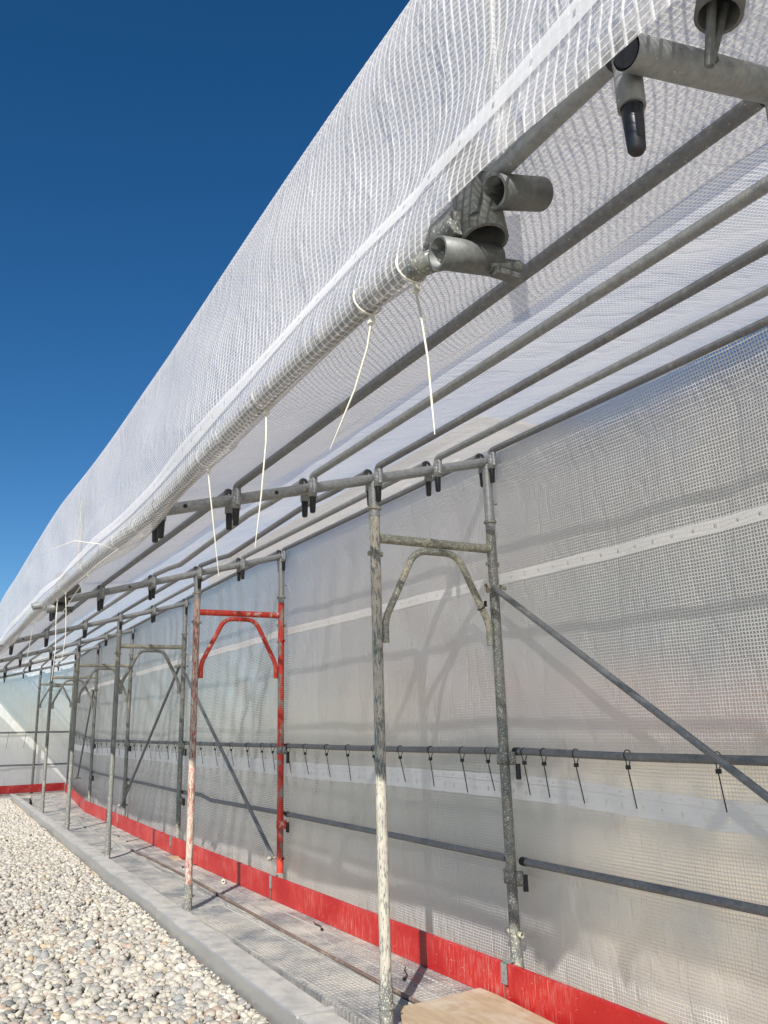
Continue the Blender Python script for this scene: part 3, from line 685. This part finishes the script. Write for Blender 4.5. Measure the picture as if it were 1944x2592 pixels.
# cast corner fittings with open sockets, and the uprights that hold the upstand
def fitting(s, label, k=1.0):
    n, z = edge(s); o = Vector((n, s, z - .050)); t = thing('cast_fitting', label, 'pipe fitting', o, 'cast fittings with open sockets')
    q = lambda a, b, c_: (a, b, c_)
    b_ = MB(); b_.pipe(q(.004, -.048, -.060), q(.004, -.010, .14), .042, .006, 28); b_.build('vertical_socket', MT['cast'], t)
    MB().box((-.036, -.075, -.03), (.0, -.045, .12)).build('web_plate', MT['cast'], t)
    MB().pipe(q(-.012, -.100, .000), q(.104, -.088, .040), .030, .005, 28).build('cross_socket', MT['cast'], t)
    m = MB(); m.pipe(q(-.080, -.022, -.092), q(.045, -.022, -.074), .0285, .004, 24); m.build('lower_socket', MT['cast'], t)
    m = MB(); m.tube(arcpts(q(-.045, .20, -.050 + .0), q(-.070, .03, -.075), q(-.02, -.022, -.084), .05, 6), .021, 14); m.build('inner_tube', MT['grey_post'], t)
    w = MB(); w.tube([q(.02, -.030, -.092), q(.088, -.034, -.084)], .014, 12); w.build('wedge_pin', MT['cast'], t)
    MB().box((.030, -.046, -.112), (.080, -.024, -.102)).build('wedge', MT['cast'], t)
    up = thing('upstand_post', label.replace('cast fitting', 'galvanised upright') .replace('open sockets', 'a pin') , 'post', (n + .10, s, z), 'uprights holding up the net edge')
    MB().tube([(0, 0, .10), (0, 0, .60)], .022, 14).build('tube', MT['galv'], up); MB().tube([(0, 0, .60), (0, 0, .615)], .025, 14).build('cap', MT['rubber'], up)
fitting(-2.18, 'large cast fitting with open sockets beside the nearest net edge')
fitting(2.42, 'small distant cast fitting with open sockets near the red frame bracket')

# heavy hook sleeve on the near side of the nearest bracket
f = FR[0]; t = thing('hook_sleeve', 'steel sleeve with forked pin clamped on the nearest roof tube', 'clamp', fp(f, -.955, topz(f, -.955), -.05))
MB().pipe((-.005, -.03, .005), (.035, -.05, .18), .031, .005, 22).build('sleeve', MT['cast'], t)
for sg in (-1, 1): MB().tube([(sg * .013, -.03, .03), (.004, .000, -.045)], .0065, 8).build('fork_prong', MT['cast'], t)


# ------------------------------------------------------------------ guard rails and their cable ties
def guard(i, z, label, sagz=0.0, kink=0):
    fa, fb = FR[i], FR[i + 1]; off = .036
    A = fp(fa, WID + off, z + fa.lift * (1 if z > 1 else -.0), .042); B = fp(fb, WID + off, z + fb.lift * (1 if z > 1 else -.0), -.042)
    t = thing('guard_rail', label, 'guard rail', A, 'guard rails along the side net'); d = B - A; q = lambda v: P(t, v)
    pts = [A, A + d * .04]
    if kink: pts += [A + d * .66 + Vector((0, 0, -.018)), A + d * .78 + Vector((0, 0, .012)), A + d * .86 + Vector((0, 0, .010))]
    else: pts += [A + d * .35 + Vector((0, 0, sagz)), A + d * .7 + Vector((0, 0, sagz))]
    pts += [A + d * .96, B]
    MB().tube([q(p) for p in pts], .0168, 14).build('tube', MT['galv_dark'], t)
    for E_, sg in ((A, 1), (B, -1)):
        u_ = d.normalized() * sg
        MB().tube([q(E_ - u_ * .005), q(E_ + u_ * .03)], .0188, 14).build('plastic_end', MT['rubber'], t)
        MB().tube([q(E_ + u_ * .012 + Vector((0, 0, -.055))), q(E_ + u_ * .012 + Vector((0, 0, -.125)))], .0125, 10).build('plastic_tip', MT['rubber'], t)
    return lambda tt: A + d * tt + Vector((0, 0, sagz * (1 if .2 < tt < .8 else 0)))
for i in range(6):
    guard(i, 1.023, 'upper grey guard rail ' + BAY[i], -.004 if i else -.01); guard(i, .541, 'lower grey guard rail ' + BAY[i], 0.0, 1 if i == 2 else 0)

NUM = ['first', 'second', 'third', 'fourth', 'fifth', 'sixth', 'seventh', 'eighth', 'ninth', 'tenth', 'eleventh', 'twelfth', 'thirteenth']
def black_tie(s, label, i):
    fa, fb = FR[i], FR[i + 1]; A = fp(fa, WID + .036, 1.023, 0); B = fp(fb, WID + .036, 1.023 + fb.lift, 0); t_ = (s - A.y) / (B.y - A.y); p = A + (B - A) * t_ + Vector((0, 0, -.004))
    t = thing('cable_tie', label, 'cable tie', p, 'black cable ties holding the side net to the guard rail'); r = random.Random(int(s * 100))
    lean = r.uniform(-.014, .014); q = lambda x, y, z: (x, y, z)
    loop = [(.0205 * math.cos(a), .004 * math.sin(a), .0205 * math.sin(a) + .001) for a in np.linspace(-1.2, 4.3, 14)]
    loop = [(-.008, .0, -.040)] + [(-.0205 * math.cos(a - 0), r.uniform(-.001, .001), .0205 * math.sin(a)) for a in np.linspace(-.9, 4.0, 15)] + [(.004, 0, -.040)]
    MB().tube(loop, .0022, 6).build('loop', MT['tie_black'], t)
    MB().box((-.010, -.007, -.054), (.005, .007, -.038)).build('head', MT['tie_black'], t)
    zb = -.178 - r.uniform(0, .028); px = .022
    MB().tube([(-.003, .002, -.045), (px, lean, zb)], .0025, 6).build('tail', MT['tie_black'], t)
TS = {0: [-1.18, -.75, -.45, -.24, -.06 - .04], 1: [.18, .40, .70, 1.02, 1.33, 1.68, 1.99, 2.34, 2.64], 2: [3.18, 3.52, 3.93, 4.38, 4.82, 5.1, 2.95], 3: [5.75, 6.1, 6.5, 6.95, 7.4, 7.8], 4: [8.4, 8.8, 9.25, 9.7, 10.1, 10.45], 5: [11.0, 11.5, 12.1, 12.8, 13.6, 14.5]}
for i, L_ in TS.items():
    for k, s in enumerate(sorted(L_)): black_tie(s, 'black cable tie, %s from the camera on the rail %s' % (NUM[k], BAY[i]), i)
o = thing('cable_tie', 'short black cable tie around the right leg of the grey arch', 'cable tie', fp(FR[1], WID - .085, 1.70)); 
m = MB(); a_ = (Vector((.06, 0, -.10))).normalized()
e1 = a_.cross(Vector((0, 1, 0))).normalized(); ring = [e1 * math.cos(x) * .0195 + Vector((0, 1, 0)) * math.sin(x) * .0195 for x in np.linspace(0, 6.283, 15)]
m.tube(ring, .0028, 6); m.build('loop', MT['tie_black'], o); MB().box((.012, -.018, .006), (.022, -.008, .034)).build('head', MT['tie_black'], o)

# white ties on the wrapped edge tube
def white_tie(s, tail, label, dang=0.0):
    en, ez = etube(s); c_ = Vector((en, s, ez)); t = thing('cable_tie', label, 'cable tie', c_, 'white cable ties around the wrapped edge tube')
    R_ = .0325
    MB().tube([(R_ * math.cos(a), .006 * math.sin(a), R_ * math.sin(a)) for a in np.linspace(0, 6.283, 22)], .0022, 6, False).build('loop', MT['tie_white'], t)
    MB().box((.002, -.006, -.050), (.014, .006, -.034)).build('head', MT['tie_white'], t)
    tl = [Vector(p) for p in tail]; pts = [Vector((.008, 0, -.045))] + [Vector((.008, 0, -.045)) + p for p in tl]
    m = MB(); rows = []
    for a, b in zip(pts[:-1], pts[1:]): pass
    m.tube(pts, .0022, 6, True, radii=[.0026] + [.0023] * (len(pts) - 2) + [.0010]); m.build('tail', MT['tie_white'], t)
white_tie(-2.06, [(.01, .00, -.05), (.028, .01, -.13), (.036, .015, -.22), (.036, .01, -.28)], 'white cable tie nearest the cast fitting with a long hanging tail')
white_tie(-1.885, [(.0, .02, -.05), (-.01, .06, -.13), (-.03, .14, -.24)], 'white cable tie second from the cast fitting, tail slanting left')
white_tie(-1.29, [(.0, .0, -.08), (.0, .03, -.22), (-.005, .06, -.36)], 'white cable tie third from the cast fitting with a thin straight tail')
white_tie(-.78, [(.01, .0, -.08), (.03, .02, -.18), (.06, .05, -.33)], 'white cable tie fourth from the cast fitting above the grey bracket tube')
white_tie(.10, [(-.03, .18, .0), (-.07, .55, -.02), (-.10, .85, -.05)], 'white cable tie on the hem just past the cream frame bracket')
white_tie(.50, [(-.06, .1, .05), (-.16, .25, .09), (-.24, .45, .08)], 'white cable tie with tail poking left across the net')
white_tie(1.25, [(.0, .3, -.03), (.0, .9, -.10), (.0, 1.35, -.14)], 'white cable tie with a long string running along the hem')
white_tie(1.95, [(.01, .0, -.10), (.02, .02, -.25), (.01, .05, -.42)], 'white cable tie before the distant fitting with a hanging tail')
white_tie(2.25, [(.0, .0, -.12), (.01, .0, -.30), (.0, .0, -.50)], 'white cable tie at the distant fitting with a vertical tail')
white_tie(3.4, [(.0, .1, -.12), (-.01, .2, -.30)], 'white cable tie on the far hem close to the left edge')

# ------------------------------------------------------------------ diagonal braces
def brace(pa, pb, label):
    A = Vector(pa); B = Vector(pb); t = thing('diagonal_brace', label, 'diagonal brace', A, 'diagonal braces in front of the side net'); d = (B - A).normalized()
    MB().tube([P(t, A), P(t, A + d * .03), P(t, A + d * .08), P(t, B - d * .08), P(t, B - d * .03), P(t, B)], .0145, 14, True, [.012, .013, .0145, .0145, .013, .012]).build('tube', MT['galv_dark'], t)
    for E_ in (A, B):
        MB().tube([P(t, E_ + Vector((-.028, 0, 0))), P(t, E_ + Vector((.075, 0, 0)))], .0095, 10).build('wedge_pin', MT['cross'], t)
        MB().pipe(P(t, E_ + Vector((-.045, 0, 0))), P(t, E_ + Vector((-.015, 0, 0))), .0165, .0035, 14).build('eye', MT['cross'], t)
def sp(i, z, v): return fp(FR[i], WID - .035, z + FR[i].lift, v)
brace(sp(1, 1.80, -.04), sp(0, .15, .04), 'grey diagonal brace falling to the right from the cream and grey frame')
brace(sp(3, 1.80, -.04), sp(2, .24, .04), 'grey diagonal brace running down to the foot of the red frame')
brace(sp(3, 1.80, .04), sp(4, .24, -.04), 'dark diagonal brace falling left behind the pink inner post')
brace(sp(5, 1.80, .04), sp(5, .30, .04) + (sp(6, .2, 0) - sp(5, .2, 0)) * .42, 'farthest dark diagonal brace near the end wall')

# ------------------------------------------------------------------ deck, toe boards
DZ = -.030
for i in range(len(FR)):
    fa = FR[i]
    if i < 6: ya, yb = fa.o.y, FR[i + 1].o.y; fb = FR[i + 1]
    else: continue
    for lane, (u0, u1) in enumerate(((-.035, .285), (.292, .628))):
        lab = ('%s steel deck plank %s' % ('left dusty grey' if lane == 0 else 'right dusty cream', BAY[i]))
        t = thing('deck_plank', lab, 'deck plank', fp(fa, u0, DZ), 'embossed steel planks of the walkway')
        A0, A1 = fp(fa, u0, DZ, .01), fp(fa, u1, DZ, .01); B0, B1 = fp(fb, u0, DZ, -.01), fp(fb, u1 + (0.0 if i < 5 else .0), DZ, -.01)
        def quadstrip(m, lo, hi, z0, z1):
            pa = A0.lerp(A1, lo); pb = A0.lerp(A1, hi); pc = B0.lerp(B1, hi); pd = B0.lerp(B1, lo)
            vs = [Vector((p.x, p.y, p.z + zz_)) for zz_ in (z0, z1) for p in (pa, pb, pc, pd)]
            m.add([P(t, v) for v in vs], [(3, 2, 1, 0), (4, 5, 6, 7), (0, 1, 5, 4), (1, 2, 6, 5), (2, 3, 7, 6), (3, 0, 4, 7)])
        m = MB(); quadstrip(m, .045, .955, -.012, 0.0); m.build('tread', MT['deck'], t)
        for lo, hi in ((0, .04), (.96, 1)): m = MB(); quadstrip(m, lo, hi, -.05, .006); m.build('side_rail', MT['deck'], t)
        for lo in ((.36, .66) if lane else (.12, .88)): m = MB(); quadstrip(m, lo, lo + .022, -.004, .0035); m.build('rib', MT['deck'], t)
        for hk in (.25, .75):
            for (Q0, Q1, dy) in ((A0, A1, .02), (B0, B1, -.02)): c_ = Q0.lerp(Q1, hk); MB().beam(P(t, c_ + Vector((-.03, 0, .002))), P(t, c_ + Vector((.03, 0, .002))), .02, .006).build('hook', MT['galv'], t)
# rebar lying in the seam
pts = [Vector((x, y, DZ + .012)) for x, y in ((.30, 5.9), (.315, 5.3), (.322, 4.4), (.32, 3.64), (.295, 2.8), (.278, 2.2), (.27, 1.5), (.266, .8), (.262, 0), (.26, -1.5), (.262, -2.6))]
t = thing('rebar_rod', 'rusty brown rod lying in the seam between the planks', 'rod', pts[0]); MB().tube([P(t, p) for p in pts], .0095, 8).build('rod', MT['rust'], t)

# transoms under the deck
m = MB()
for f in FR: m.tube([fp(f, -.02, -.10), fp(f, WID, -.10)], .0225, 12)
for i_, f in enumerate(FR):
    t = thing('deck_transom', 'grey tube under the deck below ' + SH[i_], 'transom', fp(f, 0, -.10), 'tubes carrying the deck planks'); MB().tube([P(t, fp(f, .02, -.10)), P(t, fp(f, WID - .02, -.10))], .0225, 12).build('tube', MT['grey_post'], t)

TN = -.058
def toe(A, B, label, h=.158, mat=None, clip=True):
    A = Vector(A); B = Vector(B); t = thing('toe_board', label, 'toe board', A, 'red toe boards'); d = (B - A).normalized(); x = d.cross(Vector((0, 0, 1))).normalized()
    L = (B - A).length; N_ = 10; m = MB(); th = .013
    M_ = Matrix((x, d, Vector((0, 0, 1)))).transposed().to_4x4()
    m.box((-th, 0, 0), (th, L, h), M_); ob = m.build('board', MT['toe'], t)
    bv = ob.modifiers.new('bevel', 'BEVEL'); bv.width = .003; bv.segments = 2
    if clip:
        m = MB(); m.box((-th - .004, -.02, .075), (-th - .001, .02, h + .004), M_); m.box((-th - .004, -.02, h + .001), (th + .03, .02, h + .004), M_); m.build('clip', MT['galv'], t)
        m = MB(); m.box((-th - .0025, .0 - .003, 0), (-th + .001, .0 + .003, .075), M_); m.build('end_seam', MT['rust'], t)
ext = Vector((.672, -5.5, 0))
toe((.614, -5.4, DZ), fp(FR[0], WID + TN, DZ, -.02), 'red toe board nearest the camera, past the right edge')
for i in range(5):
    toe(fp(FR[i], WID + TN, DZ + (.0 if i else -.005), .0), fp(FR[i + 1], WID + TN, DZ, -.022 + (.0)), ['long red toe board at the lower right corner', 'red toe board between the cream frame and the red frame', 'red toe board between the red frame and the next grey frame',
        'shorter looking red toe board in the second bay behind the red frame', 'faded red toe board in the third bay behind the red frame'][i])
C5 = fp(FR[5], WID + TN, DZ); CE = Vector((1.115, 15.50, DZ))
toe(C5, C5.lerp(CE, .495), 'faded red toe board after the bend of the walkway'); toe(C5.lerp(CE, .505), CE, 'last red toe board meeting the end wall', clip=False)
toe((1.09, 15.50, -.005), (-1.4, 15.50, -.005), 'bright red toe board across the end of the walkway', .155, clip=False)
t = thing('timber_board', 'weathered timber board lying below the far red toe board', 'board', (.1, 15.36, -.07)); MB().box((-.85, -.02, 0), (.98, .08, .05)).build('board', MT['wood_old'], t)
t = thing('deck_plank', 'dusty steel plank crossing at the far end of the walkway', 'deck plank', (-.6, 15.05, -.05)); MB().box((-1.5, 0, -.03), (1.72, .28, .0)).build('tread', MT['deck'], t)

# end wall: net, rails, posts
rows = []; uvs = []
for z in np.linspace(-.9, 2.95, 52):
    rr = []; uv_ = []
    for n in np.linspace(1.19, -3.2, 90):
        fold = .03 * h1(n * 2.1 + z * 1.4, z * 1.1) + .02 * math.sin((n + z * .8) * 9) * math.exp(-((z - 1.3) / .8) ** 2)
        zz_ = min(z, max(2.62 + .232 * (n - 1.15), 2.36) + .27); rr.append(Vector((n, 15.68 + fold * .8, zz_))); uv_.append((n, z))
    rows.append(rr); uvs.append(uv_)
en_ = surf('end_net', rows, MT['net_end'], uvs, None, 'pale creased net closing the far end behind the last frame', 'net')
for z, lab in ((1.165, 'upper dark guard rail across the end wall'), (.52, 'lower dark guard rail across the end wall')):
    t = thing('guard_rail', lab, 'guard rail', (1.12, 15.60, z), 'guard rails across the end wall'); MB().tube([(0, 0, 0), (-1.3, 0, .015), (-3.8, 0, .01)], .018, 12).build('tube', MT['galv_dark'], t)
for k, n in enumerate((.70, .28, -.05, -.4)):
    t = thing('cable_tie', 'black cable tie, %s from the right on the end wall rail' % NUM[k], 'cable tie', (n, 15.59, 1.17), 'black cable ties on the end wall rail')
    MB().tube([(0, -.02, -.02), (0, -.022, .01), (0, 0, .022), (0, .022, .01), (0, .0, -.03)], .003, 6).build('loop', MT['tie_black'], t); MB().tube([(0, 0, -.03), (-.02, .02, -.3)], .0035, 6).build('tail', MT['tie_black'], t)
rows = []; uvs = []
for n in np.linspace(-3.2, -1.08, 20): rows.append([Vector((n, s, 2.37 + .02 * hn(s * 2 + n))) for s in np.linspace(12.6, 15.72, 40)]); uvs.append([(s, n) for s in np.linspace(12.6, 15.72, 40)])
surf('corner_roof_net', rows, MT['net_roof'], uvs, None, 'net over the turned corner of the scaffold at the far left', 'net')

# ------------------------------------------------------------------ bits lying on the deck
t = thing('plywood_sheet', 'loose plywood offcut lying on the deck at the foot of the cream post', 'plywood', (.05, -.55, DZ + .013))
poly = [(.0, .51), (.10, .705), (.26, .700), (.53, .72), (.536, .60), (.51, .18), (.5, -.75), (.0, -.75)]
m = MB(); k_ = len(poly); m.add([(x, y, .0) for x, y in poly] + [(x, y, .012) for x, y in poly], [tuple(reversed(range(k_))), tuple(range(k_, 2 * k_))] + [(i, (i + 1) % k_, (i + 1) % k_ + k_, i + k_) for i in range(k_)]); m.build('panel', MT['wood'], t)
for k, (s, n, a, lab) in enumerate([(.60, .44, 1.0, 'curled black cable tie on the deck near the plywood'), (4.49, .53, .3, 'black cable tie lying by the toe board past the red frame'), (6.62, .50, .5, 'black cable tie lying near the second bay toe board'),
        (7.2, .42, 1.7, 'black cable tie lying on the plank beside the first grey frame'), (8.37, .27, 1.5, 'black cable tie lying by the second grey frame'), (9.6, .44, 1.6, 'farthest black cable tie lying on the deck'), (1.75, .50, 1.4, 'thin black cable tie lying beside the toe board between cream and red frames')]):
    t = thing('cable_tie', lab, 'cable tie', (n, s, DZ + .008), 'used cable ties dropped on the deck'); c_, s_ = math.cos(a), math.sin(a); L = .10 if k else .085
    MB().tube([(-L * c_, -L * s_, .0), (-L * .3 * c_ + .012, -L * .3 * s_, .004), (L * .5 * c_, L * .5 * s_ + .01, .003), (L * c_, L * s_, .006)], .003, 6).build('strap', MT['tie_black'], t)
    MB().box((-L * c_ - .007, -L * s_ - .007, -.004), (-L * c_ + .007, -L * s_ + .007, .007)).build('head', MT['tie_black'], t)
t = thing('pipe_stub', 'small white plastic tube lying behind the pink post', 'tube', (.50, 3.55, DZ + .016)); MB().pipe((-.012, -.05, 0), (.012, .03, 0), .0145, .003, 14).build('tube', MT['tie_white'], t)
t = thing('wood_chip', 'flat wooden chip by the toe board behind the pink post', 'wood chip', (.52, 5.05, DZ + .002)); MB().add([(-.05, -.14, 0), (.03, -.15, 0), (.06, .10, 0), (-.02, .16, 0), (-.05, -.14, .008), (.03, -.15, .008), (.06, .10, .008), (-.02, .16, .008)], [(3, 2, 1, 0), (4, 5, 6, 7), (0, 1, 5, 4), (1, 2, 6, 5), (2, 3, 7, 6), (3, 0, 4, 7)]).build('chip', MT['wood'], t)
r = random.Random(3); m = MB()
for i in range(170):
    s = r.uniform(-.3, 9); n = r.choice((r.uniform(-.02, .6), r.uniform(.5, .6))); a = r.uniform(0, 3.14); L = r.uniform(.003, .012) * (1.6 if r.random() < .1 else 1); z = DZ + .0015
    c_, s_ = math.cos(a) * L, math.sin(a) * L; m.add([(n - c_, s - s_, z), (n + s_ * .4, s - c_ * .4, z + .001), (n + c_, s + s_, z), (n - s_ * .5, s + c_ * .5, z + .004)], [(0, 1, 2), (0, 2, 3), (0, 3, 1), (1, 3, 2)])
tag(m.build('deck_debris', MT['wood']), 'wood splinters and crumbs scattered over the deck', 'debris', kind='stuff')
